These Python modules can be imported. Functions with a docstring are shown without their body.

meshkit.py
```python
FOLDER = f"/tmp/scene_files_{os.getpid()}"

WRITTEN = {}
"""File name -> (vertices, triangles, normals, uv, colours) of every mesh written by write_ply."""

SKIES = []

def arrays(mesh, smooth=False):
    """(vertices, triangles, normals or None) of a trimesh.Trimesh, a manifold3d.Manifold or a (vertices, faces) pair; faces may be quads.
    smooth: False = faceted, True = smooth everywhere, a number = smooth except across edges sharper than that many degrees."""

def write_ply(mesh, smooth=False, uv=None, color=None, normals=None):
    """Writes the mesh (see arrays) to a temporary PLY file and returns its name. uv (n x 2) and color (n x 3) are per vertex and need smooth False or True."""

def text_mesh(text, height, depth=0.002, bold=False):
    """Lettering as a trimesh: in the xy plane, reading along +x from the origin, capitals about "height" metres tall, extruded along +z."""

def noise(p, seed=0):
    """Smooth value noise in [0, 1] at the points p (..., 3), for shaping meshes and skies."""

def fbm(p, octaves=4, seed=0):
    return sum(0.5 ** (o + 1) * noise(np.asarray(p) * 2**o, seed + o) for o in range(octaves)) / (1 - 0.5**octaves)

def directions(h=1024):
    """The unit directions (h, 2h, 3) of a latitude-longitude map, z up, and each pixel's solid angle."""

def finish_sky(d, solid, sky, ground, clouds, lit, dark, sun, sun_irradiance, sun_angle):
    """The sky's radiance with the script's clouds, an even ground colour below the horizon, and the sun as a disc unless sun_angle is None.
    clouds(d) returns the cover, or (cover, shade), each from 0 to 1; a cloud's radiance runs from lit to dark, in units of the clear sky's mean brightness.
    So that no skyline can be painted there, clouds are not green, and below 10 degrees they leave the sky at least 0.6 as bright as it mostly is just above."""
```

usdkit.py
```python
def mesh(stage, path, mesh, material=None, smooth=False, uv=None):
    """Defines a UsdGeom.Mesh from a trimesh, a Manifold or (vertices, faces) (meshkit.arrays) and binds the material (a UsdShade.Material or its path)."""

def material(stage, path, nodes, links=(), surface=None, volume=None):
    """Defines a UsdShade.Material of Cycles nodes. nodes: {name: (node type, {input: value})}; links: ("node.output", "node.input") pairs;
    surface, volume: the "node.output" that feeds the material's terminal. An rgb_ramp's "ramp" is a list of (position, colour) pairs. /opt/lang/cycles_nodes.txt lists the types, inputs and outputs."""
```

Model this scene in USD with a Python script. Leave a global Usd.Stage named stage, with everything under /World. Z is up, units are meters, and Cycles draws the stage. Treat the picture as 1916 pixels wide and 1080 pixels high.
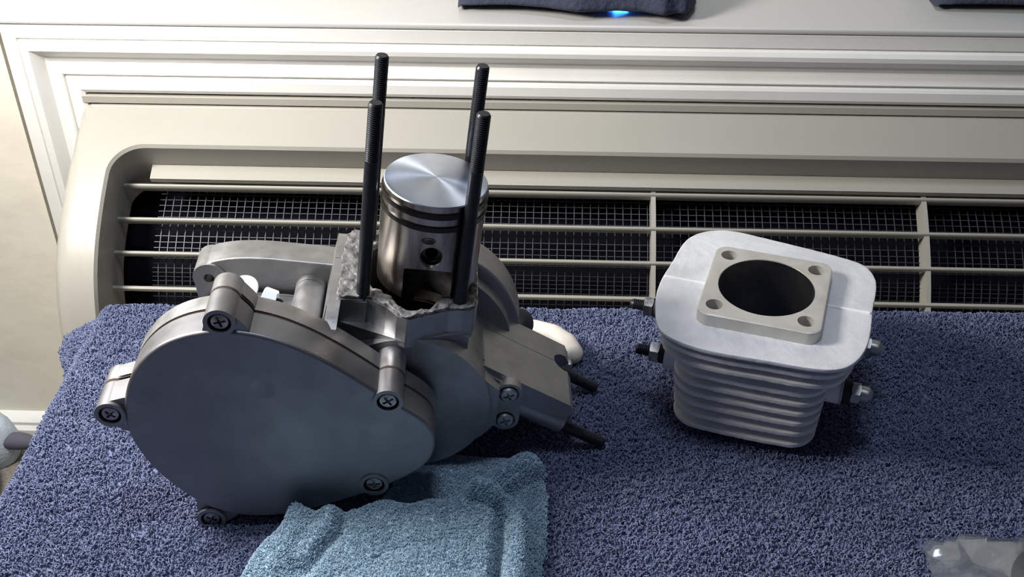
import math
import numpy as np, trimesh, usdkit, meshkit
import manifold3d as m3
from manifold3d import Manifold, CrossSection, JoinType
from scipy.interpolate import splprep, splev, CubicSpline
from scipy.spatial.transform import Rotation as Rot
from scipy.spatial import cKDTree
from pxr import Usd, UsdGeom, UsdLux, UsdShade, Gf, Sdf, Vt

stage = Usd.Stage.CreateInMemory()
UsdGeom.SetStageUpAxis(stage, 'Z'); UsdGeom.SetStageMetersPerUnit(stage, 1.0)
UsdGeom.Xform.Define(stage, '/World'); UsdGeom.Scope.Define(stage, '/World/Looks')
rng = np.random.default_rng(7)
H = 649.0                      # camera height above the floor, mm (all building is in mm: x along wall, y into wall, z from the camera)
TZ = -414.5                    # towel surface
def Wm(p): return (np.asarray(p, float) + [0, 0, H]) / 1000.0

# ------------------------------------------------------------------ camera, light, exposure
B = np.array([[1, 0, 0], [0, 0, -1], [0, 1, 0]], float)
CR = Rot.from_euler('z', math.radians(2.54121)).as_matrix() @ Rot.from_euler('x', math.radians(-36.2242)).as_matrix() @ B @ Rot.from_euler('z', math.radians(-.28538)).as_matrix()
cam = UsdGeom.Camera.Define(stage, '/World/camera')
M = np.eye(4); M[:3, :3] = CR.T; M[3, :3] = Wm([0, 0, 0])
cam.AddTransformOp().Set(Gf.Matrix4d(*M.ravel().tolist()))
cam.CreateFocalLengthAttr(30.0); cam.CreateHorizontalApertureAttr(30.0 * 1916 / 2181.06)
cam.CreateClippingRangeAttr(Gf.Vec2f(0.01, 50)); cam.CreateExposureAttr(0.5)

def light_rect(name, pos, target, w, h, power, color):
    l = UsdLux.RectLight.Define(stage, '/World/' + name)
    pos, target = Wm(pos), Wm(target)
    z = pos - target; z /= np.linalg.norm(z); x = np.cross([0, 1, 0.01], z); x /= np.linalg.norm(x); y = np.cross(z, x)
    m = np.eye(4); m[0, :3], m[1, :3], m[2, :3], m[3, :3] = x, y, z, pos
    l.AddTransformOp().Set(Gf.Matrix4d(*m.ravel().tolist()))
    l.CreateWidthAttr(w); l.CreateHeightAttr(h); l.CreateIntensityAttr(power); l.CreateColorAttr(Gf.Vec3f(*color)); l.CreateNormalizeAttr(False)
    return l
KEY = light_rect('lamp', (-405, 440, -20), (-20, 490, -370), 0.13, 0.13, 70.0, (1.0, 0.96, 0.905))
FILL = light_rect('ceiling_lamp', (-40, 340, 900), (60, 490, -380), 0.26, 0.26, 17.0, (0.78, 0.87, 1.0))
dome = UsdLux.DomeLight.Define(stage, '/World/ambient'); dome.CreateIntensityAttr(0.016); dome.CreateColorAttr(Gf.Vec3f(0.62, 0.72, 1.0))

# ------------------------------------------------------------------ materials
def mat(name, nodes, links=(), surface='p.BSDF'):
    return usdkit.material(stage, '/World/Looks/' + name, nodes, links, surface=surface)
def plain(name, col, rough=.5, metal=0., spec=.5, bump=None, var=None, rvar=None, extra=None):
    """bump=(scale, strength, distance m); var=(scale, colour2, lo, hi); all from noise on world/object position"""
    n = {'p': ('principled_bsdf', {'base_color': col, 'roughness': rough, 'metallic': metal, 'specular_ior_level': spec, **(extra or {})}), 'tc': ('texture_coordinate', {})}
    l = []
    if var:
        n['vn'] = ('noise_texture', {'scale': var[0], 'detail': 5.0, 'roughness': .6}); n['vr'] = ('rgb_ramp', {'ramp': [(var[2], col), (var[3], var[1])]})
        l += [('tc.object', 'vn.vector'), ('vn.fac', 'vr.fac'), ('vr.color', 'p.base_color')]
    if rvar:
        n['rn'] = ('noise_texture', {'scale': rvar[0], 'detail': 3.0}); n['rm'] = ('map_range', {'from_min': .3, 'from_max': .7, 'to_min': rvar[1], 'to_max': rvar[2], 'clamp': True})
        l += [('tc.object', 'rn.vector'), ('rn.fac', 'rm.value'), ('rm.result', 'p.roughness')]
    if bump:
        n['bn'] = ('noise_texture', {'scale': bump[0], 'detail': 3.0}); n['b'] = ('bump', {'strength': bump[1], 'distance': bump[2]})
        l += [('tc.object', 'bn.vector'), ('bn.fac', 'b.height'), ('b.normal', 'p.normal')]
    return mat(name, n, l)
MT = {}
MT['wall'] = plain('wall_paint', (.82, .77, .65), .6, bump=(60, .25, .002), var=(30, (.76, .71, .60), .45, .7))
MT['trim'] = plain('trim_paint', (.79, .78, .745), .42, bump=(45, .12, .002), var=(12, (.735, .725, .69), .45, .7))
MT['sill'] = plain('sill_paint', (.54, .53, .51), .35, bump=(30, .1, .002))
MT['carpet'] = plain('carpet', (.42, .38, .32), .95, bump=(900, 1.0, .004), var=(500, (.30, .27, .23), .4, .7))
MT['plastic'] = plain('beige_plastic', (.375, .36, .315), .42, bump=(900, .15, .0001), var=(8, (.355, .34, .297), .4, .7))
MT['plastic_dark'] = plain('beige_plastic_recess', (.50, .46, .38), .5)
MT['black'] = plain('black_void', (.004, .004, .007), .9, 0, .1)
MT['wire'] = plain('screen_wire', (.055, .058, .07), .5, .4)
MT['wood'] = plain('table_wood', (.18, .12, .08), .5)
MT['alu'] = plain('cast_aluminium', (.38, .38, .39), .46, 1., bump=(1600, .3, .00012), var=(55, (.31, .31, .315), .42, .72), rvar=(120, .40, .56))
MT['alu_face'] = plain('cover_aluminium', (.27, .27, .285), .5, 1., bump=(2200, .3, .00008), var=(26, (.235, .235, .25), .4, .72), rvar=(90, .45, .56))
MT['alu_oily'] = plain('oily_aluminium', (.12, .10, .085), .3, 1., var=(60, (.03, .025, .02), .4, .65))
MT['fin'] = plain('fin_aluminium', (.84, .84, .85), .6, .0, bump=(900, .4, .0003), var=(70, (.76, .76, .77), .42, .7), rvar=(200, .42, .62))
MT['plate'] = plain('plate_aluminium', (.72, .73, .77), .6, .25, bump=(900, .4, .0003), var=(70, (.62, .63, .665), .42, .7), rvar=(200, .42, .62))
MT['pad'] = plain('machined_pad', (.62, .61, .58), .5, .5, bump=(700, .2, .0002), var=(90, (.54, .52, .47), .42, .7))
MT['bore'] = plain('bore_liner', (.36, .36, .38), .3, 1., var=(45, (.55, .53, .50), .5, .72))
MT['sealant'] = plain('grey_sealant', (.17, .17, .17), .55, .3, bump=(500, .7, .0008), var=(220, (.07, .07, .07), .48, .66))
MT['gasket'] = plain('brown_gasket', (.035, .018, .014), .8)
MT['steel_black'] = plain('black_oxide_steel', (.018, .020, .027), .42, .5, bump=(700, .2, .0001), rvar=(150, .32, .55))
MT['steel'] = plain('zinc_steel', (.50, .50, .50), .38, 1., var=(120, (.40, .40, .40), .4, .7))
MT['zinc_blue'] = plain('blue_zinc', (.80, .88, .95), .35, .35)
MT['screw'] = plain('screw_steel', (.42, .41, .40), .35, 1., var=(300, (.16, .15, .14), .4, .65))
MT['ring'] = plain('ring_steel', (.03, .028, .028), .3, .8)
MT['cream'] = plain('cream_plastic', (.80, .74, .66), .45, var=(60, (.70, .50, .40), .62, .78))
MT['rubber'] = plain('black_rubber', (.012, .012, .015), .6)
MT['cloth_dark'] = plain('navy_cloth', (.030, .036, .065), .85, bump=(300, .6, .002))
MT['cloth_pale'] = plain('pale_cloth', (.52, .60, .68), .8, bump=(200, .4, .002))
MT['cloth_grey'] = plain('grey_cloth', (.10, .10, .13), .8)
# piston: turned crown (anisotropy around the axis), oil-stained skirt
def turned(name, col, rough):
    n = {'p': ('principled_bsdf', {'base_color': col, 'metallic': 1., 'roughness': rough, 'anisotropic': .85}), 'tc': ('texture_coordinate', {}),
         'cr': ('vector_math', {'math_type': 'cross_product', 'vector2': (0, 0, 1)}), 'nm': ('vector_math', {'math_type': 'normalize'}),
         'vt': ('vector_transform', {'transform_type': 'vector', 'convert_from': 'object', 'convert_to': 'world'}),
         'vn': ('noise_texture', {'scale': 60., 'detail': 3.}), 'vr': ('rgb_ramp', {'ramp': [(.4, col), (.75, tuple(.8 * c for c in col))]})}
    return mat(name, n, [('tc.object', 'cr.vector1'), ('cr.vector', 'nm.vector1'), ('nm.vector', 'vt.vector'), ('vt.vector', 'p.tangent'), ('tc.object', 'vn.vector'), ('vn.fac', 'vr.fac'), ('vr.color', 'p.base_color')])
MT['crown'] = turned('piston_crown', (.60, .67, .82), .36)
MT['skirt'] = mat('piston_skirt', {'p': ('principled_bsdf', {'metallic': 1., 'roughness': .27}), 'tc': ('texture_coordinate', {}), 'mp': ('mapping', {'scale': (1., 1., .18)}),
    'vn': ('noise_texture', {'scale': 75., 'detail': 4., 'roughness': .6}), 'vr': ('rgb_ramp', {'ramp': [(.34, (.13, .10, .08)), (.46, (.36, .32, .28)), (.62, (.52, .50, .48))]})},
    [('tc.object', 'mp.vector'), ('mp.vector', 'vn.vector'), ('vn.fac', 'vr.fac'), ('vr.color', 'p.base_color')])
def terry(name, a, b, c, stain=None):
    n = {'p': ('principled_bsdf', {'roughness': .9, 'specular_ior_level': .15, 'sheen_weight': .25, 'sheen_roughness': .5, 'sheen_tint': b}), 'g': ('geometry', {}),
         'vn': ('noise_texture', {'scale': 420., 'detail': 2., 'roughness': .6}), 'vr': ('rgb_ramp', {'ramp': [(.32, a), (.5, b), (.68, c)]}),
         'wn': ('noise_texture', {'scale': 9., 'detail': 3.}), 'wr': ('rgb_ramp', {'ramp': [(.35, (.86, .86, .90)), (.65, (1., 1., 1.))]}), 'mx': ('mix', {'mix_type': 'multiply', 'fac': 1.})}
    l = [('g.position', 'vn.vector'), ('vn.fac', 'vr.fac'), ('g.position', 'wn.vector'), ('wn.fac', 'wr.fac'), ('vr.color', 'mx.color1'), ('wr.color', 'mx.color2')]
    out = 'mx.color'
    if stain:
        for i, (px, py, rad, col, amt) in enumerate(stain):
            q = Wm([px, py, TZ])
            n[f'd{i}'] = ('vector_math', {'math_type': 'distance', 'vector2': tuple(q)}); n[f'k{i}'] = ('mapping', {'scale': (1., 1., 0.)})
            n[f's{i}'] = ('noise_texture', {'scale': 160., 'detail': 4.})
            n[f'a{i}'] = ('math', {'math_type': 'multiply_add', 'value2': .012, 'value3': 0.}); n[f'e{i}'] = ('math', {'math_type': 'add'})
            n[f'q{i}'] = ('map_range', {'from_min': rad + .006, 'from_max': rad * .3 + .006, 'to_min': 0., 'to_max': amt, 'clamp': True}); n[f'm{i}'] = ('mix', {'color2': col})
            l += [('g.position', f'd{i}.vector1'), ('g.position', f's{i}.vector'), (f's{i}.fac', f'a{i}.value1'), (f'd{i}.value', f'e{i}.value1'), (f'a{i}.value', f'e{i}.value2'), (f'e{i}.value', f'q{i}.value'), (f'q{i}.result', f'm{i}.fac'), (out, f'm{i}.color1')]
            del n[f'k{i}']; out = f'm{i}.color'
    l.append((out, 'p.base_color'))
    return mat(name, n, l)
MT['towel'] = terry('blue_terry', (.105, .125, .215), (.16, .185, .295), (.23, .26, .385))
MT['rag'] = terry('teal_terry', (.25, .36, .45), (.35, .48, .58), (.46, .59, .68), stain=[(-50, 371, .010, (.06, .05, .03), .75), (-44, 369, .005, (.10, .04, .02), .6), (-95, 362, .016, (.16, .20, .15), .5), (-88, 352, .012, (.15, .20, .16), .4)])
MT['bag'] = mat('clear_film', {'t': ('transparent_bsdf', {'color': (.93, .95, .97)}), 'g': ('glossy_bsdf', {'color': (.9, .92, .95), 'roughness': .12}), 'd': ('diffuse_bsdf', {'color': (.50, .53, .60)}),
    'f': ('fresnel', {'IOR': 1.5}), 'mr': ('map_range', {'from_min': 0., 'from_max': 1., 'to_min': .03, 'to_max': .75}), 'm': ('mix_closure', {}), 'm2': ('mix_closure', {'fac': .05})},
    [('f.fac', 'mr.value'), ('mr.result', 'm.fac'), ('t.BSDF', 'm.closure1'), ('g.BSDF', 'm.closure2'), ('m.closure', 'm2.closure1'), ('d.BSDF', 'm2.closure2')], surface='m2.closure')
MT['led'] = mat('blue_led', {'e': ('emission', {'color': (.03, .20, 1.0), 'strength': 1500.0})}, surface='e.emission')

# ------------------------------------------------------------------ scene helpers
taken = {}
def numbered(parent, name):
    k = (parent, name); n = taken.get(k, 0); taken[k] = n + 1
    return f'{parent}/{name}' + (f'_{n:03d}' if n else '')
def tag(p, label=None, category=None, group=None, kind=None):
    p = p.GetPrim() if hasattr(p, 'GetPrim') else p
    for k, v in dict(label=label, category=category, group=group, kind=kind).items():
        if v: p.SetCustomDataByKey(k, v)
    return p
def thing(name, label, category, origin, R=np.eye(3), group=None):
    x = UsdGeom.Xform.Define(stage, numbered('/World', name))
    m = np.eye(4); m[:3, :3] = np.asarray(R).T; m[3, :3] = Wm(origin)
    x.AddTransformOp().Set(Gf.Matrix4d(*m.ravel().tolist()))
    tag(x, label, category, group)
    return x
def arr(mesh):
    if isinstance(mesh, Manifold):
        q = mesh.to_mesh(); return np.array(q.vert_properties[:, :3], float), np.array(q.tri_verts)
    if isinstance(mesh, trimesh.Trimesh): return np.array(mesh.vertices), np.array(mesh.faces)
    return np.asarray(mesh[0], float), np.asarray(mesh[1], int)
def part(parent, name, mesh, material, smooth=30, off=(0, 0, 0), label=None, kind=None, pivot=None):
    """mesh in mm in the parent's frame -> one Mesh prim; pivot (mm) moves the mesh's own origin there (for materials in object space)"""
    v, f = arr(mesh)
    v = v - np.asarray(off, float)
    path = numbered(str(parent.GetPath()), name)
    if pivot is not None:
        pv = np.asarray(pivot, float) - np.asarray(off, float); v = v - pv
    g = usdkit.mesh(stage, path, (v / 1000., f), MT[material], smooth)
    if pivot is not None: g.AddTranslateOp().Set(Gf.Vec3d(*(pv / 1000.)))
    if label or kind: tag(g, label, kind=kind)
    return g
def world(name, mesh, material, smooth=30, label=None, category=None, group=None, kind=None):
    v, f = arr(mesh)
    g = usdkit.mesh(stage, numbered('/World', name), (Wm(v), f), MT[material], smooth)
    tag(g, label, category, group, kind)
    return g
def cat(*ms):
    vs, fs, n = [], [], 0
    for m in ms:
        v, f = arr(m); vs.append(v); fs.append(f + n); n += len(v)
    return np.vstack(vs), np.vstack(fs)
def man(m):
    v, f = arr(m)
    o = Manifold(m3.Mesh(np.asarray(v, np.float32), np.asarray(f, np.uint32)))
    assert o.num_tri() > 0, 'not manifold'
    return o
def box(x0, x1, y0, y1, z0, z1): return Manifold.cube((x1 - x0, y1 - y0, z1 - z0)).translate((x0, y0, z0))
def rbox(x0, x1, y0, y1, z0, z1, r, n=10):
    pts = [(a, b, c) for a in (x0 + r, x1 - r) for b in (y0 + r, y1 - r) for c in (z0 + r, z1 - r)]
    s = Manifold.sphere(r, n * 2)
    return Manifold.batch_hull([s.translate(p) for p in pts])
def frame(d):
    d = np.asarray(d, float) / np.linalg.norm(d); a = np.cross(d, [0, 0, 1] if abs(d[2]) < .9 else [1, 0, 0]); a /= np.linalg.norm(a)
    return np.stack([np.cross(a, d) * -1, a * -1, d], 1) if np.linalg.det(np.stack([np.cross(a, d) * -1, a * -1, d], 1)) > 0 else np.stack([np.cross(a, d), a * -1, d], 1)
def lathe(prof, n=40):
    """prof: (r, z) pairs, first and last r = 0 -> closed solid about z"""
    prof = np.asarray(prof, float); a = np.arange(n) / n * 2 * np.pi
    mid = prof[1:-1]
    v = [np.array([[0, 0, prof[0, 1]]])] + [np.c_[r * np.cos(a), r * np.sin(a), np.full(n, z)] for r, z in mid] + [np.array([[0, 0, prof[-1, 1]]])]
    f = []; k = np.arange(n); k2 = (k + 1) % n
    up = prof[-1, 1] >= prof[0, 1]
    f.append(np.c_[np.zeros(n, int), 1 + k2, 1 + k])
    for i in range(len(mid) - 1):
        o = 1 + i * n; p = o + n
        f += [np.c_[o + k, o + k2, p + k2], np.c_[o + k, p + k2, p + k]]
    o = 1 + (len(mid) - 1) * n
    f.append(np.c_[o + k, o + k2, np.full(n, o + n)])
    f = np.vstack(f)
    return np.vstack(v), f
def place(mesh, p, d=(0, 0, 1)):
    v, f = arr(mesh); return v @ frame(d).T + np.asarray(p, float), f
def rod(p, q, r, ch=.4, n=32):
    p, q = np.asarray(p, float), np.asarray(q, float); L = np.linalg.norm(q - p)
    return place(lathe([(0, 0), (r - ch, 0), (r, ch), (r, L - ch), (r - ch, L), (0, L)], n), p, q - p)
def threaded(p, q, r, t0, t1, pitch=1.0, n=28, depth=.42):
    """rod from p to q with thread between lengths t0 and t1"""
    p, q = np.asarray(p, float), np.asarray(q, float); L = np.linalg.norm(q - p)
    pr = [(0, 0), (r - .5, 0), (r, .5)]
    z = max(t0, .7)
    if z > .8: pr.append((r, z - .05))
    while z + pitch < min(t1, L - .6):
        pr += [(r, z), (r, z + pitch * .2), (r - depth, z + pitch * .55), (r, z + pitch * .95)]; z += pitch
    if t1 < L - 1: pr.append((r, L - .6))
    pr += [(r - .6, L), (0, L)]
    return place(lathe(pr, n), p, q - p)
def hexnut(p, d, af, h, hole=0, turn=0.):
    R = af / math.sqrt(3)
    m = Manifold.cylinder(h, R, R, 6).rotate((0, 0, turn))
    cone = Manifold.batch_hull([Manifold.cylinder(h * .6, R + 1, R + 1, 40).translate((0, 0, h * .2)), Manifold.cylinder(h, af / 2 * .97, af / 2 * .97, 40)])
    m = m ^ cone
    if hole: m = m - Manifold.cylinder(h + 2, hole, hole, 32).translate((0, 0, -1))
    return place(m, p, d)
def spline_closed(pts, n=140, s=0.):
    p = np.asarray(pts, float); p = np.vstack([p, p[:1]])
    tck, u = splprep(p.T, s=s, per=True); q = np.array(splev(np.linspace(0, 1, n, endpoint=False), tck)).T
    if (q[:, 0] * np.roll(q[:, 1], -1) - q[:, 1] * np.roll(q[:, 0], -1)).sum() < 0: q = q[::-1]
    return q
def inset(q, d):
    t = np.roll(q, -1, 0) - np.roll(q, 1, 0); n = np.c_[-t[:, 1], t[:, 0]]; n /= np.linalg.norm(n, axis=1)[:, None]
    return q + n * d
def tri2d(q):
    import shapely
    v, f = trimesh.creation.triangulate_polygon(shapely.Polygon(q), engine='earcut')
    idx = cKDTree(q).query(v)[1]
    f = idx[f]; a = q[f]
    flip = ((a[:, 1, 0] - a[:, 0, 0]) * (a[:, 2, 1] - a[:, 0, 1]) - (a[:, 1, 1] - a[:, 0, 1]) * (a[:, 2, 0] - a[:, 0, 0])) < 0
    f[flip] = f[flip][:, ::-1]
    return f
def prism(q, layers):
    """q: CCW outline (N,2). layers: (height, inset) from low to high -> closed solid, outline in xy, height z"""
    N = len(q); v = []; f = []; k = np.arange(N); k2 = (k + 1) % N
    rings = [inset(q, d) if d else q for _, d in layers]
    for (h, _), r in zip(layers, rings): v.append(np.c_[r, np.full(N, h)])
    for i in range(len(layers) - 1):
        o, p = i * N, (i + 1) * N
        f += [np.c_[o + k, o + k2, p + k2], np.c_[o + k, p + k2, p + k]]
    t = tri2d(q); f += [t[:, ::-1], t + (len(layers) - 1) * N]
    return np.vstack(v), np.vstack(f)
def xz(mesh):
    """(x, y, h) built as outline in xy -> x, y=-h... maps outline (x,z) with depth h to (x, h, z) keeping orientation"""
    v, f = arr(mesh); return np.c_[v[:, 0], v[:, 2], v[:, 1]], f[:, ::-1]
def edges(y0, y1, r, r2=0.):
    L = []
    for a in np.linspace(0, 90, 4): L.append((y0 + r * (1 - math.sin(math.radians(a))) if r else y0, r * (1 - math.cos(math.radians(a))))) if r else None
    L = sorted(L, key=lambda t: t[0]) if r else [(y0, 0)]
    if r: L = [(y0 + r * (1 - math.cos(math.radians(a))), r * (1 - math.sin(math.radians(a)))) for a in np.linspace(0, 90, 5)]
    if r2: L += [(y1 - r2 * (1 - math.cos(math.radians(a))), r2 * (1 - math.sin(math.radians(a)))) for a in np.linspace(90, 0, 5)]
    else: L += [(y1, 0)]
    return L
def ycyl(x, z, y0, y1, r, n=40, ch=.0):
    m = Manifold.cylinder(y1 - y0, r, r, n).rotate((-90, 0, 0)).translate((x, y0, z))
    return m
def grid(nx, ny):
    i = np.arange(nx * ny).reshape(ny, nx)
    a, b, c, d = i[:-1, :-1].ravel(), i[:-1, 1:].ravel(), i[1:, 1:].ravel(), i[1:, :-1].ravel()
    return np.vstack([np.c_[a, b, c], np.c_[a, c, d]])
def curves(parent, name, roots, tips_list, w0, material, kind='stuff', label=None):
    """roots (n,3), tips_list list of (n,3): polyline control points, world mm"""
    pts = np.stack([roots] + tips_list, 1); n, k = pts.shape[:2]
    c = UsdGeom.BasisCurves.Define(stage, numbered(str(parent.GetPath()), name))
    c.CreateTypeAttr('linear'); c.CreateCurveVertexCountsAttr(Vt.IntArray.FromNumpy(np.full(n, k, np.int32)))
    c.CreatePointsAttr(Vt.Vec3fArray.FromNumpy((pts.reshape(-1, 3) / 1000.).astype(np.float32)))
    w = np.tile(np.array(w0, np.float32) / 1000., n)
    c.CreateWidthsAttr(Vt.FloatArray.FromNumpy(w)); c.SetWidthsInterpolation('vertex')
    UsdShade.MaterialBindingAPI.Apply(c.GetPrim()).Bind(MT[material])
    tag(c, label, kind=kind)
    return c

# ------------------------------------------------------------------ the setting
YW = 690.
world('wall_left', cat(box(-1500, -355, YW, YW + 80, -649, -298), box(-1500, -356.5, YW - 11.5, YW, -649, -298)), 'wall', 30, kind='structure')
world('wall_recess', box(-360, 900, YW + 62, YW + 82, -649, -299), 'wall', 30, kind='structure')
world('wall_right', box(900, 1500, YW, YW + 80, -649, -298), 'wall', 30, kind='structure')
world('wall_back', box(-1500, 1500, 860, 900, -297, 300), 'wall', 30, kind='structure')
world('floor', box(-1500, 1500, -1500, 900, -690, -649), 'carpet', kind='structure')
# baseboard with a bead
bp = np.array([(678.5, -649), (667, -649), (667, -640), (670, -637), (670, -634), (673, -631), (678.5, -629)], float)
def along_x(prof_yz, x0, x1):
    cs = CrossSection([np.asarray(prof_yz, float)], m3.FillRule.NonZero)
    v, f = arr(Manifold.extrude(cs, x1 - x0)); return np.c_[v[:, 2] + x0, v[:, 0], v[:, 1]], f
world('baseboard_back', along_x(bp, -1500, -313), 'trim', kind='structure')
# moulded casing round the opening: profile as (distance in from the outer edge, depth in front of the wall)
cp = [(0, 0), (0, 13), (1.2, 14.5), (9.5, 14.5), (10.3, 13.2), (10.8, 13.2), (11.6, 16.5), (14, 18.2), (17, 18.0), (20, 15.6), (23.5, 11.8), (27, 11.0), (30.5, 13.4), (33.5, 15.2), (34.5, 14.6), (35, 13.2), (35.6, 13.2), (36.2, 15.5), (38, 16.6), (44, 16.6), (46.5, 15.2), (47, 12), (47, 0)]
cp = np.array(cp, float)
def casing(x0, x1, miter0, miter1, zo):
    """horizontal piece, outer edge at z=zo; the mitred ends follow the distance in"""
    N = len(cp); a = np.c_[x0 + cp[:, 0] * miter0, YW - cp[:, 1], zo - cp[:, 0]]; b = np.c_[x1 - cp[:, 0] * miter1, YW - cp[:, 1], zo - cp[:, 0]]
    k = np.arange(N); k2 = (k + 1) % N
    t = tri2d(cp)
    f = np.vstack([np.c_[k, k2, k2 + N], np.c_[k, k2 + N, k + N], t[:, ::-1], t + N])
    m = trimesh.Trimesh(np.vstack([a, b]), f, process=False); m.fix_normals(); return m
XO, ZO = -353.5, -297.2
world('trim_1', casing(XO, 950, True, False, ZO), 'trim', 25, kind='structure')
def casing_v():
    N = len(cp); a = np.c_[XO + cp[:, 0], YW - cp[:, 1], ZO - cp[:, 0]]; b = np.c_[XO + cp[:, 0], YW - cp[:, 1], np.full(N, -648.)]
    k = np.arange(N); k2 = (k + 1) % N; t = tri2d(cp)
    m = trimesh.Trimesh(np.vstack([a, b]), np.vstack([np.c_[k, k2, k2 + N], np.c_[k, k2 + N, k + N], t[:, ::-1], t + N]), process=False); m.fix_normals(); return m
world('trim_2', casing_v(), 'trim', 25, kind='structure')
sp = [(675.2, -297.1), (674.7, -296.6), (674.4, -295.4), (674.7, -294.2), (675.4, -293.5), (676.5, -293.2), (860, -293.2), (860, -297.15)]
world('trim_3', along_x(sp[::-1], -1500, 1500), 'sill', 30, kind='structure')

# ------------------------------------------------------------------ wall air conditioner
ac = thing('air_conditioner', 'beige wall air conditioner with curved slatted front behind the blue towel', 'air conditioner', (200, 600, -649))
AO = (200, 600, -649)
prof = np.array([(678, -350.5), (660, -358), (643, -366), (625, -375.5), (606, -388), (587, -404), (573, -422), (563, -445), (555, -475), (550, -510), (547, -560), (546, -628)], float)
sl = np.r_[0, np.cumsum(np.linalg.norm(np.diff(prof, axis=0), axis=1))]
cs_y, cs_z = CubicSpline(sl, prof[:, 0]), CubicSpline(sl, prof[:, 1])
def bend(v, r=11., x0=-313.):
    x, s, d = v[:, 0], v[:, 1], v[:, 2].copy()
    t = np.clip(x - x0, 0, r); d = d + (r - np.sqrt(np.maximum(r * r - (r - t) ** 2, 0))) * (d < 20)
    y, z = cs_y(s), cs_z(s); ty, tz = cs_y(s, 1), cs_z(s, 1); l = np.hypot(ty, tz)
    return np.c_[x, y + d * (-tz / l), z + d * (ty / l)]     # d goes inward
s_lip = float(sl[np.argmin(np.abs(prof[:, 1] + 366))]) - 1.; s_end = float(np.interp(470, -prof[:, 1], sl))
rr = lambda x0, x1, s0, s1, r: CrossSection.square((x1 - x0 - 2 * r, s1 - s0 - 2 * r)).translate((x0 + r, s0 + r)).offset(r, JoinType.Round, circular_segments=48)
XL, XR = -283., 520.
T = 46.
plate = box(-313, 750, 0, sl[-1] - 1, 0, T)
hole = Manifold.extrude(rr(XL, XR, s_lip, s_end, 20), T + 2).translate((0, 0, -1))
lip = Manifold.batch_hull([Manifold.extrude(rr(XL - 1.6, XR + 1.6, s_lip - 1.6, s_end + 1.6, 21.6), .3).translate((0, 0, -.3)), Manifold.extrude(rr(XL, XR, s_lip, s_end, 20), .3).translate((0, 0, 1.8))])
pl = (plate - hole - lip).refine_to_length(7.)
v, f = arr(pl); v = bend(v); tm = trimesh.Trimesh(v, f, process=False); tm.invert() if tm.volume < 0 else None
part(ac, 'front_shell', tm, 'plastic', 28, AO)
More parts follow.
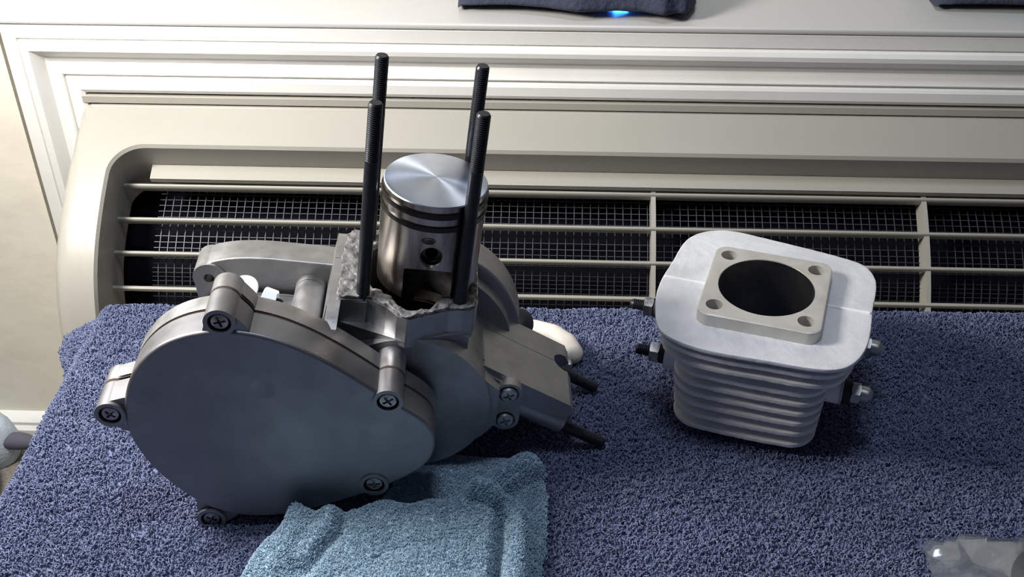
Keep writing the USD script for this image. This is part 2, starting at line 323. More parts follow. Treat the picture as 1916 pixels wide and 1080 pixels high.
# stepped panel inside the top of the recess, and side step
def bent_box(x0, x1, s0, s1, d0, d1, step=6.):
    v, f = arr(box(x0, x1, s0, s1, d0, d1).refine_to_length(step)); tm = trimesh.Trimesh(bend(v, x0=-1e4), f, process=False); tm.invert() if tm.volume < 0 else None; return tm
part(ac, 'recess_panel', bent_box(-264, XR - 2, s_lip + .2, s_lip + 11.5, 21, 25), 'plastic', 28, AO)
bars = [(594.0, -441.7), (608.7, -424.3), (625.3, -409.2), (644.4, -395.4)]
barc = np.array(bars)
for i, (y, z) in enumerate(bars):
    j0, j1 = max(i - 1, 0), min(i + 1, 3); t = barc[j1] - barc[j0]; t /= np.linalg.norm(t); n = np.array([-t[1], t[0]]); n = n if n[1] > 0 else -n
    a = np.linspace(0, 2 * np.pi, 24, endpoint=False); el = np.c_[1.75 * np.cos(a), 4.5 * np.sin(a)]
    el = np.array([y, z]) + el[:, :1] * t + (el[:, 1:] - 2.6) * n
    if (el[:, 0] * np.roll(el[:, 1], -1) - el[:, 1] * np.roll(el[:, 0], -1)).sum() < 0: el = el[::-1]
    part(ac, 'grille_bar', along_x(el, XL - 2, XR + 2), 'plastic', 50, AO)
low = barc[0] + (barc[0] - barc[1]) * 1.0; top = np.array([655., -392.])
dc = np.vstack([low, barc, [[662., -386.]]]); cy = CubicSpline(np.arange(len(dc)), dc)
tt = np.linspace(0, len(dc) - 1, 30); pc_ = cy(tt); tg = cy(tt, 1); nn = np.c_[tg[:, 1] * -1, tg[:, 0]]; nn /= np.linalg.norm(nn, axis=1)[:, None]; nn[nn[:, 1] < 0] *= -1
wid = np.interp(tt, [0, 3.6, 5], [0.6, 0.4, 0.]); outl = np.vstack([pc_ + nn * wid[:, None], (pc_ - nn * 13)[::-1]])
if (outl[:, 0] * np.roll(outl[:, 1], -1) - outl[:, 1] * np.roll(outl[:, 0], -1)).sum() < 0: outl = outl[::-1]
for xd in (62.8, 235.0, 410.):
    part(ac, 'grille_divider', along_x(outl, xd - 1.5, xd + 1.5), 'plastic', 30, AO)
# wire screen and the dark coil behind it
ws = []
x = -258.
sA, sB = s_lip + 4, s_end - 2
def ribbon(x0, x1, s0, s1, d, w):
    return bent_box(x0, x1, s0, s1, d, d + w, 12.)
while x < 505:
    ws.append(bent_box(x - .28, x + .28, sA, sB, 40, 40.6, 14.)); x += 5.3
s = sA + 2
while s < sB:
    ws.append(bent_box(-262, 505, s - .28, s + .28, 40.6, 41.2, 1000.)); s += 5.3
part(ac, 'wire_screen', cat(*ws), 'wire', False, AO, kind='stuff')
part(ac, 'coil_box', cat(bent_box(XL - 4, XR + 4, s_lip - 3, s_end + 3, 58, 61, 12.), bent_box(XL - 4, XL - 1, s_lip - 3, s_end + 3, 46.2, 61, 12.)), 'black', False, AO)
part(ac, 'wall_sleeve', cat(rbox(-315.5, 760, 673.4, 689.5, -350.8, -345.6, .5), rbox(-306, 745, 672, 749, -640, -352, 2)), 'plastic', 30, AO)

# ------------------------------------------------------------------ table and towel
table = thing('low_table', 'low wooden table hidden under the blue towel', 'table', (80, 330, -649))
TO = (80, 330, -649)
part(table, 'tabletop', rbox(-258, 420, 120, 541, TZ - 26, TZ - 6.5, 2), 'wood', 30, TO)
for xx in (-246, 372):
    for yy in (132, 490): part(table, 'leg', rbox(xx, xx + 36, yy, yy + 36, -649, TZ - 25, 2), 'wood', 30, TO)

XE = -266.5
def towel_surface(s, y):
    """s: distance across, 0 at the table's left edge (negative hangs down)"""
    R = 7.
    dent = 3.2 * np.exp(-(((s + XE + 140) / 26) ** 2 + ((y - 385) / 20) ** 2)) + 2. * np.exp(-(((s + XE + 70) / 40) ** 2 + ((y - 388) / 22) ** 2))
    yb = 540 + (s + 264) / 536 * 0 + np.clip(s, 0, 600) / 536 * 11.
    z = TZ - 1.6 + 1.3 * (meshkit.fbm(np.stack([s / 26., y / 26., 0 * s], -1), 3, 3) - .5) + .9 * (meshkit.fbm(np.stack([s / 7., y / 7., 0 * s + 5], -1), 2, 9) - .5)
    x = XE + s
    e = 2.2 * (meshkit.fbm(np.stack([0 * s, y / 22., 0 * s], -1), 3, 5) - .5) * np.clip(1 - s / 60, 0, 1)
    z = z - dent
    x = x + e
    q = np.clip(R * 1.57 - s, 0, None); a = np.clip(q / R, 0, np.pi / 2)
    bx = XE + R - R * np.sin(a); bz = TZ - 1.6 - R * (1 - np.cos(a)); down = np.clip(q - R * np.pi / 2, 0, None)
    flare = np.minimum(down * 1.6, 25 + 1.5 * np.sin(y / 9.)) * np.clip((y - 462) / 66., 0, 1) ** 1.1 + 2.5 * np.sin(y / 17.) * np.clip(down / 26., 0, 1)
    m = s < R * 1.57
    x = np.where(m, bx + e - flare, x); z = np.where(m, bz - down, z) + np.where(m, 0, 0)
    return np.stack([x, y, z], -1)
ss = np.r_[np.arange(-70, 20, 1.6), np.arange(20, 640, 2.2)]
vv = np.linspace(0, 1, 190)
S, V = np.meshgrid(ss, vv)
yback = 543 + np.clip(S, 0, 600) / 536 * 11. + 1.2 * (meshkit.noise(np.stack([S / 9., 0 * S, 0 * S], -1), 4) - .5)
Y = 150 + (yback - 150) * V
P = towel_surface(S, Y)
# turned-down back edge
roll = np.clip((V - .988) / .012, 0, 1); P[..., 2] -= 5.5 * roll ** 2
tw = thing('bath_towel', 'periwinkle blue terry towel covering the table under the engine parts', 'towel', (0, 400, TZ - 6))
TWO = (0, 400, TZ - 6)
tv, tf = P.reshape(-1, 3), grid(len(ss), len(vv))
tmesh = trimesh.Trimesh(tv, tf, process=False)
n_t = tmesh.vertex_normals; low_v = tv - n_t * 4.2
bnd = np.vstack([tf, tf[:, ::-1] + len(tv)])
nx_, ny_ = len(ss), len(vv); idx = np.arange(nx_ * ny_).reshape(ny_, nx_)
loop = np.r_[idx[0, :-1], idx[:-1, -1], idx[-1, :0:-1], idx[:0:-1, 0]]; l2 = np.roll(loop, -1)
bnd = np.vstack([bnd, np.c_[loop, loop + len(tv), l2 + len(tv)], np.c_[loop, l2 + len(tv), l2]])
part(tw, 'cloth', (np.vstack([tv, low_v]), bnd), 'towel', True, TWO)
def pile(parent, name, origin, P0, Nrm, material, length, width, seed, lean=.7):
    r = np.random.default_rng(seed); n = len(P0)
    th = 2 * np.pi * meshkit.fbm(P0 / 9., 3, seed) * 2 + r.normal(0, .9, n)
    t1 = np.cross(Nrm, [0.3, .2, .9]); t1 /= np.linalg.norm(t1, axis=1)[:, None]; t2 = np.cross(Nrm, t1)
    side = t1 * np.cos(th)[:, None] + t2 * np.sin(th)[:, None]
    L = length * r.uniform(.65, 1.25, n)[:, None]; ln = lean * r.uniform(.5, 1.3, n)[:, None]
    root = P0 - Nrm * .5; a = P0 + Nrm * L * .55 + side * L * .15 * ln; b = P0 + Nrm * L * .95 + side * L * .55 * ln; c = P0 + Nrm * L * .8 + side * L * 1.05 * ln
    o = np.asarray(origin)
    curves(parent, name, root - o, [a - o, b - o, c - o], [width, width * 1.05, width, width * .55], material)
def scatter(mesh_v, mesh_f, keep, density, seed):
    r = np.random.default_rng(seed)
    a, b, c = mesh_v[mesh_f[:, 0]], mesh_v[mesh_f[:, 1]], mesh_v[mesh_f[:, 2]]
    cr = np.cross(b - a, c - a); ar = np.linalg.norm(cr, axis=1) / 2; ar = ar * keep((a + b + c) / 3)
    n = int(ar.sum() * density); i = r.choice(len(ar), n, p=ar / ar.sum())
    u, w = r.random(n), r.random(n); fl = u + w > 1; u[fl], w[fl] = 1 - u[fl], 1 - w[fl]
    return a[i] + (b[i] - a[i]) * u[:, None] + (c[i] - a[i]) * w[:, None], cr[i] / np.linalg.norm(cr[i], axis=1)[:, None]
P0, N0 = scatter(tv, tf, lambda c: (c[:, 1] > 235) & (c[:, 0] < 370), .95, 11)
pile(tw, 'terry_pile', TWO, P0, N0, 'towel', 2.5, .62, 12)

# ------------------------------------------------------------------ rag (teal cloth)
import shapely
def smooth(a, b, t): t = np.clip((t - a) / (b - a), 0, 1); return t * t * (3 - 2 * t)
ragpoly = shapely.Polygon(spline_closed([(-118, 368.5), (-108, 371), (-96, 373), (-84, 379), (-72, 400), (-56, 414), (-36, 414), (-14, 412), (-3, 405), (-1, 392), (0, 372), (-1, 350), (-5, 325), (-12, 300), (-70, 297), (-138, 300), (-134, 325), (-128, 345), (-121, 359)], 160))
step = 1.5
gx, gy = np.arange(-142, 6, step), np.arange(296, 418, step)
GX, GY = np.meshgrid(gx, gy)
pts = shapely.points(GX.ravel(), GY.ravel()); inside = shapely.contains(ragpoly, pts); dist = np.where(inside, shapely.distance(pts, ragpoly.exterior), 0).reshape(GX.shape)
def seg(pl):
    return shapely.distance(pts, shapely.LineString(pl)).reshape(GX.shape)
crest = [(-122, 366.5), (-106, 367.5), (-93, 368.5), (-66, 373.5), (-48, 377.5), (-34, 378.5)]
cl = np.interp(GX, [p[0] for p in crest], [p[1] for p in crest]) + 1.6 * np.sin(GX / 7.) + 1.0 * np.sin(GX / 3.1 + 1)
front = smooth(3.5, -5., GY - cl) * smooth(-20, -27, GX - .05 * (GY - 360))
h = 2.2 + 2.2 * meshkit.fbm(np.stack([GX / 14, GY / 14, 0 * GX], -1), 3, 21)
h = h + front * (9.5 + 4.5 * meshkit.fbm(np.stack([GX / 18, GY / 18, 0 * GX + 3], -1), 3, 23))
h = h + 3.5 * np.exp(-(seg([(-100, 371), (-99, 355), (-108, 338)]) / 4.) ** 2) - 3.0 * np.exp(-(seg([(-92, 372), (-93, 352), (-104, 330)]) / 3.5) ** 2)
h = h + 3.0 * np.exp(-(seg([(-118, 370), (-112, 352), (-118, 330)]) / 5.) ** 2)
h = h + 10.0 * np.exp(-(seg([(-35, 383.5), (-26, 391), (-13, 403), (-8, 405)]) / 5.8) ** 4)            # folded-over hem
h = h - 2.0 * np.exp(-(seg([(-30, 384), (-19, 394), (-8, 403)]) / 1.1) ** 2)
h = h + 11.5 * np.exp(-(seg([(-30, 376.0), (-20, 374.5), (-14.5, 368), (-13.5, 352), (-14, 325), (-16, 300)]) / 5.6) ** 3)
h = h - 5.5 * np.exp(-(seg([(-36, 372.5), (-31, 371.3), (-25, 369)]) / 1.5) ** 2)
h = h - 3.0 * np.exp(-(seg([(-24.5, 367), (-23, 350), (-24, 325), (-25, 300)]) / 1.6) ** 2)
h = h - 1.8 * np.exp(-(np.abs(np.hypot(GX + 58, (GY - 332) * 1.5) - 19) / 1.3) ** 2) * (GY > 332)
h = h + .8 * (meshkit.fbm(np.stack([GX / 3.2, GY / 3.2, 0 * GX], -1), 2, 27) - .5)
edge = np.sqrt(np.clip(1 - (1 - np.clip(dist / 5., 0, 1)) ** 2, 0, 1))
hz = h * edge
rv = np.stack([GX * 1.0095, GY * 1.0095, TZ + .9 + hz], -1).reshape(-1, 3)
rf = grid(len(gx), len(gy)); ok = (dist.reshape(-1) > 0)[rf].all(1); rf = rf[ok]
tmr = trimesh.Trimesh(rv, rf, process=True); tmr.remove_unreferenced_vertices(); rv, rf = np.array(tmr.vertices), np.array(tmr.faces)
e = np.sort(tmr.edges, axis=1); ue, ct = np.unique(e, axis=0, return_counts=True); bset = {tuple(q) for q in ue[ct == 1]}
bd = np.array([q for q in tmr.edges if tuple(sorted(q)) in bset])
under = rv.copy(); under[:, 2] = TZ - .3
rag = thing('cleaning_rag', 'crumpled teal terry rag with dark oil stains under the cover of the engine', 'rag', (-65, 355, TZ))
RGO = (-65, 355, TZ)
part(rag, 'cloth', (np.vstack([rv, under]), np.vstack([rf, rf[:, ::-1] + len(rv), np.c_[bd[:, 1], bd[:, 0], bd[:, 0] + len(rv)], np.c_[bd[:, 1], bd[:, 0] + len(rv), bd[:, 1] + len(rv)]])), 'rag', True, RGO)
P0, N0 = scatter(rv, rf, lambda c: c[:, 1] > 290, 3.0, 31)
pile(rag, 'terry_pile', RGO, P0, N0, 'rag', 1.15, .33, 32, lean=.8)

# ------------------------------------------------------------------ the engine (frame: x across, y away along the crank, z along the studs; origin at the stud tops)
ER = Rot.from_rotvec(np.radians([0.065, 7.646, 4.105])).as_matrix(); EC = np.array([-53.181, 444.778, -219.933])
EO = np.array([-35., -10., -190.])
eng = thing('two_stroke_engine', 'bare grey aluminium engine with exposed piston and four tall black studs', 'engine', EC + ER @ EO, ER)
def E_(name, mesh, material, smooth=30, label=None, kind=None, parent=None, pivot=None):
    return part(parent or eng, name, mesh, material, smooth, EO, label, kind, pivot)
cover = spline_closed([(-120.4, -138.8), (-117.2, -123.6), (-111.5, -110.4), (-102.6, -99.4), (-92.6, -93.2), (-81.7, -90.2), (-69.7, -89.7), (-54.3, -92.1), (-38.7, -98.4), (-24.8, -107.3), (-12.4, -116.4), (1.6, -124.9), (11.7, -133.6), (16.3, -144.4), (13.9, -156.5), (4.9, -167.4), (-9.3, -177.2), (-28.5, -188.6), (-48.2, -197.0), (-65.6, -200.6), (-80.6, -198.0), (-97.1, -187.0), (-108.5, -173.1), (-117., -157.8)], 160, s=2.)
boss = [(-78.2, -84.7), (-126.0, -141.1), (-6.6, -121.2), (-9.5, -173.0), (-83.9, -203.6)]
BR = 6.7
def with_bosses(body, y0, y1, extra=0., web=True):
    m = man(body)
    for bx, bz in boss:
        m = m + ycyl(bx, bz, y0 - extra, y1, BR)
        c = np.array([-60, -145.]) if bx < -20 or bz < -190 else np.array([-20, -148.])
        d = (c - [bx, bz]); d /= np.linalg.norm(d); q = np.array([bx, bz]) + d * 9
        m = m + Manifold.batch_hull([ycyl(bx, bz, y0 + 1.2, y1, BR - .5), ycyl(q[0], q[1], y0 + 1.2, y1, BR + 3.5)])
    return m
cv = with_bosses(xz(prism(cover, edges(-66, -51.5, 1.6))), -66, -51.5, .7)
for bx, bz in boss: cv = cv - ycyl(bx, bz, -70, -62.8, 4.9)
cv = cv - Manifold.sphere(43, 220).translate((-60.4, -66 - 42.62, -119.6))
E_('clutch_cover', cv, 'alu_face', 32)
gk = with_bosses(xz(prism(inset(cover, .7), [(-51.5, 0), (-49.6, 0)])), -51.5, -49.6)
E_('cover_gasket', gk, 'gasket', 30)
# cross-recessed screws
sc = man(lathe([(0, 0), (4.2, 0), (4.2, 2.2), (3.6, 3.0), (1.5, 3.3), (0, 3.3)], 32))
cross = (box(-2.6, 2.6, -.5, .5, 2.0, 5) + box(-.5, .5, -2.6, 2.6, 2.0, 5)) + Manifold.cylinder(4, .6, 1.5, 16).translate((0, 0, 1.6))
sc = sc - cross
for i, (bx, bz) in enumerate(boss):
    E_('cover_screw', place(sc.rotate((0, 0, [20, 55, 38, 10, 70][i])), (bx, -62.9, bz), (0, -1, 0)), 'screw', 30)
# crankcase
cyh = lambda pts, y0, y1: man(xz(prism(spline_closed(pts, 60), [(y0, 0), (y1, 0)])))
flange = with_bosses(xz(prism(cover, [(-49.6, 0), (-40.2, 0)])), -49.6, -40.2)
for (bx, bz), yb in zip(boss, (-44.5, -44.5, -36.5, -36.5, -44.5)): flange = flange + ycyl(bx, bz, -49.9, yb + 2, BR)
case = man(xz(prism(inset(cover, 8.5), [(-41, 0), (7.5, 0)])))
ledge = CrossSection([np.array([(-100, -140), (-92, -130), (-78, -127), (-60, -126.5), (-40, -127), (-30, -132), (-30, -170), (-95, -175)])[::-1]], m3.FillRule.NonZero)
case = case ^ (man(xz(Manifold.extrude(ledge.offset(3, JoinType.Round, circular_segments=24), 60).translate((0, 0, -45)))))
arm_o = [(-102.4, -117.5), (-99.7, -112.2), (-95.3, -109.2), (-88, -108.2), (-69, -105.8), (-54, -104.9), (-38, -106.0), (-24, -108.), (-16, -128), (-28, -160), (-62, -176), (-92, -168), (-100, -140)]
arm = man(xz(prism(spline_closed(arm_o, 120, s=3.), edges(10, 26, 1.0, 1.0))))
arm = arm + ycyl(-96.3, -118.9, 8.8, 26, 7.8) - ycyl(-96.3, -118.9, 6, 40, 2.5)
drum = ycyl(2, -150, -36, 24, 39.5, 90)
drum2 = man(xz(prism(np.c_[7 + 51.3 * np.cos(np.linspace(0, 2 * np.pi, 96, endpoint=False)), -151 + 51.3 * np.sin(np.linspace(0, 2 * np.pi, 96, endpoint=False))], edges(22, 46, 1.5, 6))))
step2 = ycyl(7, -151, 12, 23, 46.0, 90)
deck = [(-33.5, -26.5), (-24, -25.8), (-20, -24.5), (-15.5, -26.5), (-11, -29.5), (-6, -35.2), (-1, -37.6), (4, -35.4), (10.6, -32.2), (17.4, -28.4), (24, -27.2), (29, -25.5), (30.5, -20), (30.5, 18), (29, 26), (22, 28.5), (6, 34), (-6, 34), (-20, 29.5), (-29, 28.5), (-33.5, 24), (-34, 0)]
deck = np.array(deck)
dcs = CrossSection([deck if (deck[:, 0] * np.roll(deck[:, 1], -1) - deck[:, 1] * np.roll(deck[:, 0], -1)).sum() > 0 else deck[::-1]], m3.FillRule.Positive).offset(-1.5, JoinType.Round, circular_segments=20).offset(1.5, JoinType.Round, circular_segments=20)
block = Manifold.extrude(dcs, 16).translate((0, 0, -114)) + Manifold.batch_hull([Manifold.extrude(dcs, .5).translate((0, 0, -111)), Manifold.extrude(CrossSection.square((56, 52)).translate((-30, -24)), 1).translate((0, 0, -128))])
# left wall of the cylinder seat, running forward to the flange
lw = np.array([(-47, -106), (-44, -101.5), (-38, -99.6), (-30, -98.6), (-26, -98.2), (24, -98.2), (29, -100), (31, -106), (31, -130), (-42, -130), (-46, -118)])
lwm = Manifold.extrude(CrossSection([lw], m3.FillRule.NonZero), 5.5); 
if lwm.num_tri() == 0: lwm = Manifold.extrude(CrossSection([lw[::-1]], m3.FillRule.NonZero), 5.5)
v, f = arr(lwm); lwall = man((np.c_[v[:, 2] - 39.2 + (np.interp(v[:, 1], [-130, -98], [-1.5, 2.2])), v[:, 0], v[:, 1]], f))
lwall = lwall + Manifold.batch_hull([ycyl(-34, -104, -26, 26, 4), ycyl(-36, -124, -26, 26, 5), box(-33, -20, -26, 26, -128, -99)])
fill = box(-36, 28, -27, 26, -150, -112)
pm1, pm2 = np.array([79.8, -168.6]), np.array([102, -178.6]); dm = (pm2 - pm1) / np.linalg.norm(pm2 - pm1); nm = np.array([-dm[1], dm[0]]); nm = nm if nm[1] > 0 else -nm
def wz(pts, y0, y1):
    pts = np.array(pts); a = (pts[:, 0] * np.roll(pts[:, 1], -1) - pts[:, 1] * np.roll(pts[:, 0], -1)).sum()
    return man(xz(Manifold.extrude(CrossSection([pts if a > 0 else pts[::-1]], m3.FillRule.NonZero), y1 - y0).translate((0, 0, y0))))
wedge = wz([(24, -128), (38, -132.2), (52, -139.0), (82.3, -153.2), (84.5, -157.5), (80, -161), (60, -158), (24, -150)], -24, 22.5)
wedge = wedge + wz([(22, -112), (30, -124), (38, -132.2), (30, -150), (18, -150)], -20, 22.5)
notch = Manifold.cylinder(30, 6.2, 6.2, 40).translate((0, 0, -8))
v, f = arr(notch); wedge = wedge - man((np.c_[v @ np.array([dm[0], 0, dm[1]])[:, None] * 0, v[:, :2]], f)) if False else wedge
def dcyl(x, y, z, d2, L, r, n=40, back=0.):
    d = np.array([d2[0], 0, d2[1]]); return man(place(lathe([(0, 0), (r - .8, 0), (r, .8), (r, L - .8), (r - .8, L), (0, L)], n), np.array([x, y, z]) - d * back, d))
mb = dcyl(pm1[0], -18.5, pm1[1] + .5, dm, 28, 6.3, back=27)
mb2 = dcyl(pm1[0], 21, pm1[1], dm, 14, 6.6, back=22)
scoop = man(place(lathe([(0, 0), (6.0, 0), (6.0, 30), (0, 30)], 40), np.array([72.5, 14.5, -150.]) , (dm[0], 0, dm[1])))
scoop2 = ycyl(77.5, -156.0, 6, 19.5, 6.0)
wedge = wedge - Manifold.cylinder(40, 6.0, 6.0, 40).translate((81.5, 7.5, -175))
sblk = Manifold.batch_hull([ycyl(50.4, -143.8, -30, -25, 6.6), ycyl(50.6, -159.8, -30, 2, 6.6)]) + wz([(24, -131), (38, -134.5), (50, -140.5), (52, -166), (30, -170)], -27, 4)
armboss = ycyl(-48.0, -119.5, -41, 12, 7.2)
bodyf = wz([(20, -122), (31, -128.5), (38, -133.5), (45.5, -139.5), (46, -160), (40, -169), (27, -179.5), (0, -186), (0, -130)], -33, 4)
case_all = bodyf + flange + case + arm + drum + drum2 + step2 + block + lwall + fill + wedge + mb + mb2 + sblk + armboss
well = Manifold.cylinder(80, 24.2, 24.2, 80).translate((0, 0, -168)) + ycyl(2, -150, -15, 15, 33, 60)
port = Manifold.cylinder(26, 1, 1, 48).scale((10.5, 9.5, 1)).translate((1.5, -22.5, -122))
case_all = case_all - well - port
for bx, bz in ((50.4, -143.5), (50.6, -159.8)): case_all = case_all - ycyl(bx, bz, -32, -28.3, 4.9)
# flat where it rests on the towel
rest = ER.T @ np.array([0, 0, 1.])
case_all = case_all.trim_by_plane(tuple(rest), float((TZ + .4 - EC[2])))
front_half = case_all.trim_by_plane((0, -1, 0), -5.7); rear_half = case_all.trim_by_plane((0, 1, 0), 6.0)
E_('crankcase_half', front_half, 'alu', 32); E_('crankcase_half', rear_half, 'alu', 32)
wl = Manifold.cylinder(70, 24.1, 24.1, 80).translate((0, 0, -168)) - Manifold.cylinder(72, 23.6, 23.6, 80).translate((0, 0, -169)) 
for q in ((50.4, -143.5), (50.6, -159.8)):
    E_('clamp_screw', place(sc.rotate((0, 0, 25)), (q[0], -28.4, q[1]), (0, -1, 0)), 'steel', 30, label='bright cross-head clamp screw')
# sealant
sl_ = (Manifold.extrude(dcs.offset(-.6, JoinType.Round, circular_segments=16), 1.5).translate((0, 0, -98.1)) - Manifold.cylinder(6, 24.6, 24.6, 80).translate((0, 0, -100)) - Manifold.cylinder(6, 1, 1, 48).scale((10.2, 9.2, 1)).translate((1.5, -22.5, -100))).refine_to_length(.8)
v, f = arr(sl_); nz = meshkit.fbm(v / 2.6, 3, 41) - .5; rad = np.hypot(v[:, 0], v[:, 1])[:, None]
v = v + np.c_[v[:, :2] / rad * (meshkit.fbm(v / 3.3 + 7, 3, 43)[:, None] - .5) * 3.4, np.where(v[:, 2] > -97.5, 2.6 * nz + .2, 0)]
E_('sealant', (v, f), 'sealant', True)
# studs
for x, y in ((-22, 22), (22, 22), (22, -22), (-22, -22)):
    E_('cylinder_stud', threaded((x, y, -112), (x, y, 0), 3.05, 112 - 27, 112, 1.0), 'steel_black', 40)
for y in (21, -21):
    p0 = np.array([pm1[0], y, pm1[1]]); d = np.array([dm[0], 0, dm[1]])
    E_('mounting_stud', threaded(p0 - d * 8, p0 + d * 25.5, 3.0, 20, 33.5, 1.0), 'steel_black', 40)
# piston (own frame about its axis)
PX, PY, PT = 6.2, -1.2, -46.0
LP = 51.5
pr = [(0, -LP), (23.2, -LP), (23.3, -LP + .6), (23.35, -12.8), (21.8, -12.8), (21.8, -10.0), (23.3, -10.0), (23.3, -6.3), (21.8, -6.3), (21.8, -3.4), (23.2, -3.4), (23.2, -.5), (22.8, 0), (18, .55), (12, 1.0), (6, 1.3), (0, 1.4)]
crown_cut = -1.6
pis = man(lathe(pr, 96))
inner = Manifold.cylinder(LP - 7, 20, 20, 64).translate((0, 0, -LP - 1)); pis = pis - inner
for sy in (-1, 1):
    sgn = sy
    cut = Manifold.batch_hull([box(-10.8, 11.4, min(sy * 12, sy * 30), max(sy * 12, sy * 30), -LP - 5, -36), ycyl(0, -62, min(sy * 12, sy * 30), max(sy * 12, sy * 30), 29, 80) ^ box(-10.8, 11.4, -40, 40, -40, -20)])
    pis = pis - cut
pis = pis - ycyl(.7, -26.2, -40, 40, 4.6)
pis = pis - man(place(lathe([(0, 0), (5.6, 0), (4.6, 1.3), (0, 1.3)], 32), (.7, -23.6, -26.2), (0, 1, 0))) - Manifold.sphere(6, 40).scale((.55, .3, .3)).translate((-1.2, -23.5, -17.6))
tr = lambda m: (arr(m)[0] + [PX, PY, PT], arr(m)[1])
skirt = pis.trim_by_plane((0, 0, -1), .52); crown = pis.trim_by_plane((0, 0, 1), -.5)
pg = E_('piston', tr(skirt), 'skirt', 30, pivot=(PX, PY, PT))
def sub(name, mesh, material, label=None, smooth=30):
    v, f = arr(mesh); return part(pg, name, (v - [PX, PY, PT], f), material, smooth, (0, 0, 0), label)
sub('crown', tr(crown), 'crown', 'shiny turned piston crown', 40)
for z0, z1 in ((-6.2, -3.5), (-12.7, -10.1)):
    sub('piston_ring', tr(man(lathe([(0, z0), (23.9, z0), (24.0, z0 + .3), (24.0, z1 - .3), (23.9, z1), (0, z1)], 90)) - Manifold.cylinder(10, 22, 22, 60).translate((0, 0, z0 - 3))), 'ring')
sub('wrist_pin', tr(ycyl(.7, -26.2, -19.5, 19.5, 4.5) - ycyl(.7, -26.2, -30, 30, 2.9)), 'alu_oily')
# connecting rod and crank webs down in the well
rod_ = Manifold.batch_hull([ycyl(PX, PT - 26, PY - 4.5, PY + 4.5, 6.5), ycyl(PX - 1, PT - 36, PY - 3, PY + 3, 5)]) + Manifold.batch_hull([ycyl(PX - 1, PT - 34, PY - 3, PY + 3, 5), ycyl(-14, -138, PY - 3.5, PY + 3.5, 7)]) + ycyl(-14, -140, PY - 5, PY + 5, 12)
E_('connecting_rod', rod_, 'alu_oily', 30)
for y0, y1 in ((-14.5, -6.8), (5.0, 14.5)): E_('crank_web', man(xz(prism(np.c_[2 + 32 * np.cos(np.linspace(0, 2 * np.pi, 80, endpoint=False)), -150 + 32 * np.sin(np.linspace(0, 2 * np.pi, 80, endpoint=False))], edges(y0, y1, 1.2, 1.2)))), 'alu_oily', 30)
# clutch adjuster: round bright bolt head and a nut, seen over the flange
ad = np.array([.12, -.30, .95]); ap = np.array([-74.5, -19., -99.6])
E_('adjuster_bolt', cat(place(lathe([(0, -16), (2.4, -16), (2.4, -3.4), (5.0, -3.4), (5.6, -2.8), (5.6, -.7), (5.1, 0), (0, 0)], 40), ap, ad)), 'zinc_blue', 30, label='bright round bolt head')
nd = np.array([.9, -.15, -.2])
E_('lock_nut', hexnut((-66.5, -25.5, -101.0), nd, 9.0, 6.5, turn=10), 'zinc_blue', 20, label='bright hexagonal nut')
E_('lock_screw', threaded(np.array([-66.5, -25.5, -101.0]), np.array([-66.5, -25.5, -101.0]) + nd / np.linalg.norm(nd) * 9.5, 2.1, 0, 9, .8), 'steel_black', 40)
E_('grommet', Manifold.sphere(7, 32).scale((1, 1.3, 1)).translate((58.5, 30, -147)), 'rubber', True, label='black rubber grommet')

# ------------------------------------------------------------------ the cylinder
KR = Rot.from_euler('z', math.radians(-15.7454)).as_matrix(); KC = np.array([105.092, 470.297, -340.590])
KO = np.array([0., 0., TZ - KC[2] + .2])
cyl = thing('engine_cylinder', 'finned light grey aluminium engine cylinder standing upright on the towel', 'engine cylinder', KC + KR @ KO, KR)
def C_(name, mesh, material, smooth=30, label=None, parent=None): return part(parent or cyl, name, mesh, material, smooth, KO, label)
topo = np.array([(-45.7, 43.3), (-39.8, 51.4), (-28.8, 55.6), (-10.4, 55.4), (12.9, 51.8), (35.6, 47.9), (43.8, 45.6), (48.6, 40.1), (51.1, 32.6), (52.2, 9.9), (51.9, -1.9), (50.5, -26.1), (48.2, -36), (41.7, -43.6), (28.7, -47.0), (10.2, -48.6), (-9., -48.6), (-26.2, -48.1), (-36.3, -46.3), (-44.1, -41.1), (-48.6, -30.3), (-51.9, -7.7), (-52.4, 6.7), (-49.3, 20.8)])
topq = spline_closed(topo, 160, s=4.)
bore = Manifold.cylinder(120, 24.3, 24.3, 90).translate((0, 0, -90))
sh = Manifold()
for x, y in ((-22, 22), (22, 22), (22, -22), (-22, -22)): sh = sh + Manifold.cylinder(120, 4.15, 4.15, 32).translate((x, y, -90))
def rough(m, amp, seed, sc_=1.6, refine=2.2):
    v, f = arr(m.refine_to_length(refine)); n = trimesh.Trimesh(v, f, process=False).vertex_normals
    return v + n * (meshkit.fbm(v / sc_, 2, seed)[:, None] - .5) * amp, f
def finlayers(z0, z1, r=.8): return [(z0, r), (z0 + r * .3, r * .3), (z0 + r, 0), (z1 - r, 0), (z1 - r * .3, r * .3), (z1, r)]
tp = man(prism(topq, finlayers(-8.6, -6.0, .7))) - bore - sh
v, f = arr(tp.refine_to_length(2.5)); top_ = v[:, 2] > -7.2
v[:, 2] += -.022 * np.maximum(np.abs(v[:, 1] - 2) - 0, 0) + (v[:, 1] < 2) * -.0
v = v + trimesh.Trimesh(v, f, process=False).vertex_normals * (meshkit.fbm(v / 2.2, 2, 51)[:, None] - .5) * .35
C_('top_plate', (v, f), 'plate', 30)
for xa, xb in ((-51.6, -29), (29, 51.3)): C_('mould_ridge', rbox(xa, xb, 1.0, 3.0, -7.2, -5.3, .9, 10), 'fin', 30)
padcs = rr(-29.6, 29.8, -31.2, 30.2, 6.5)
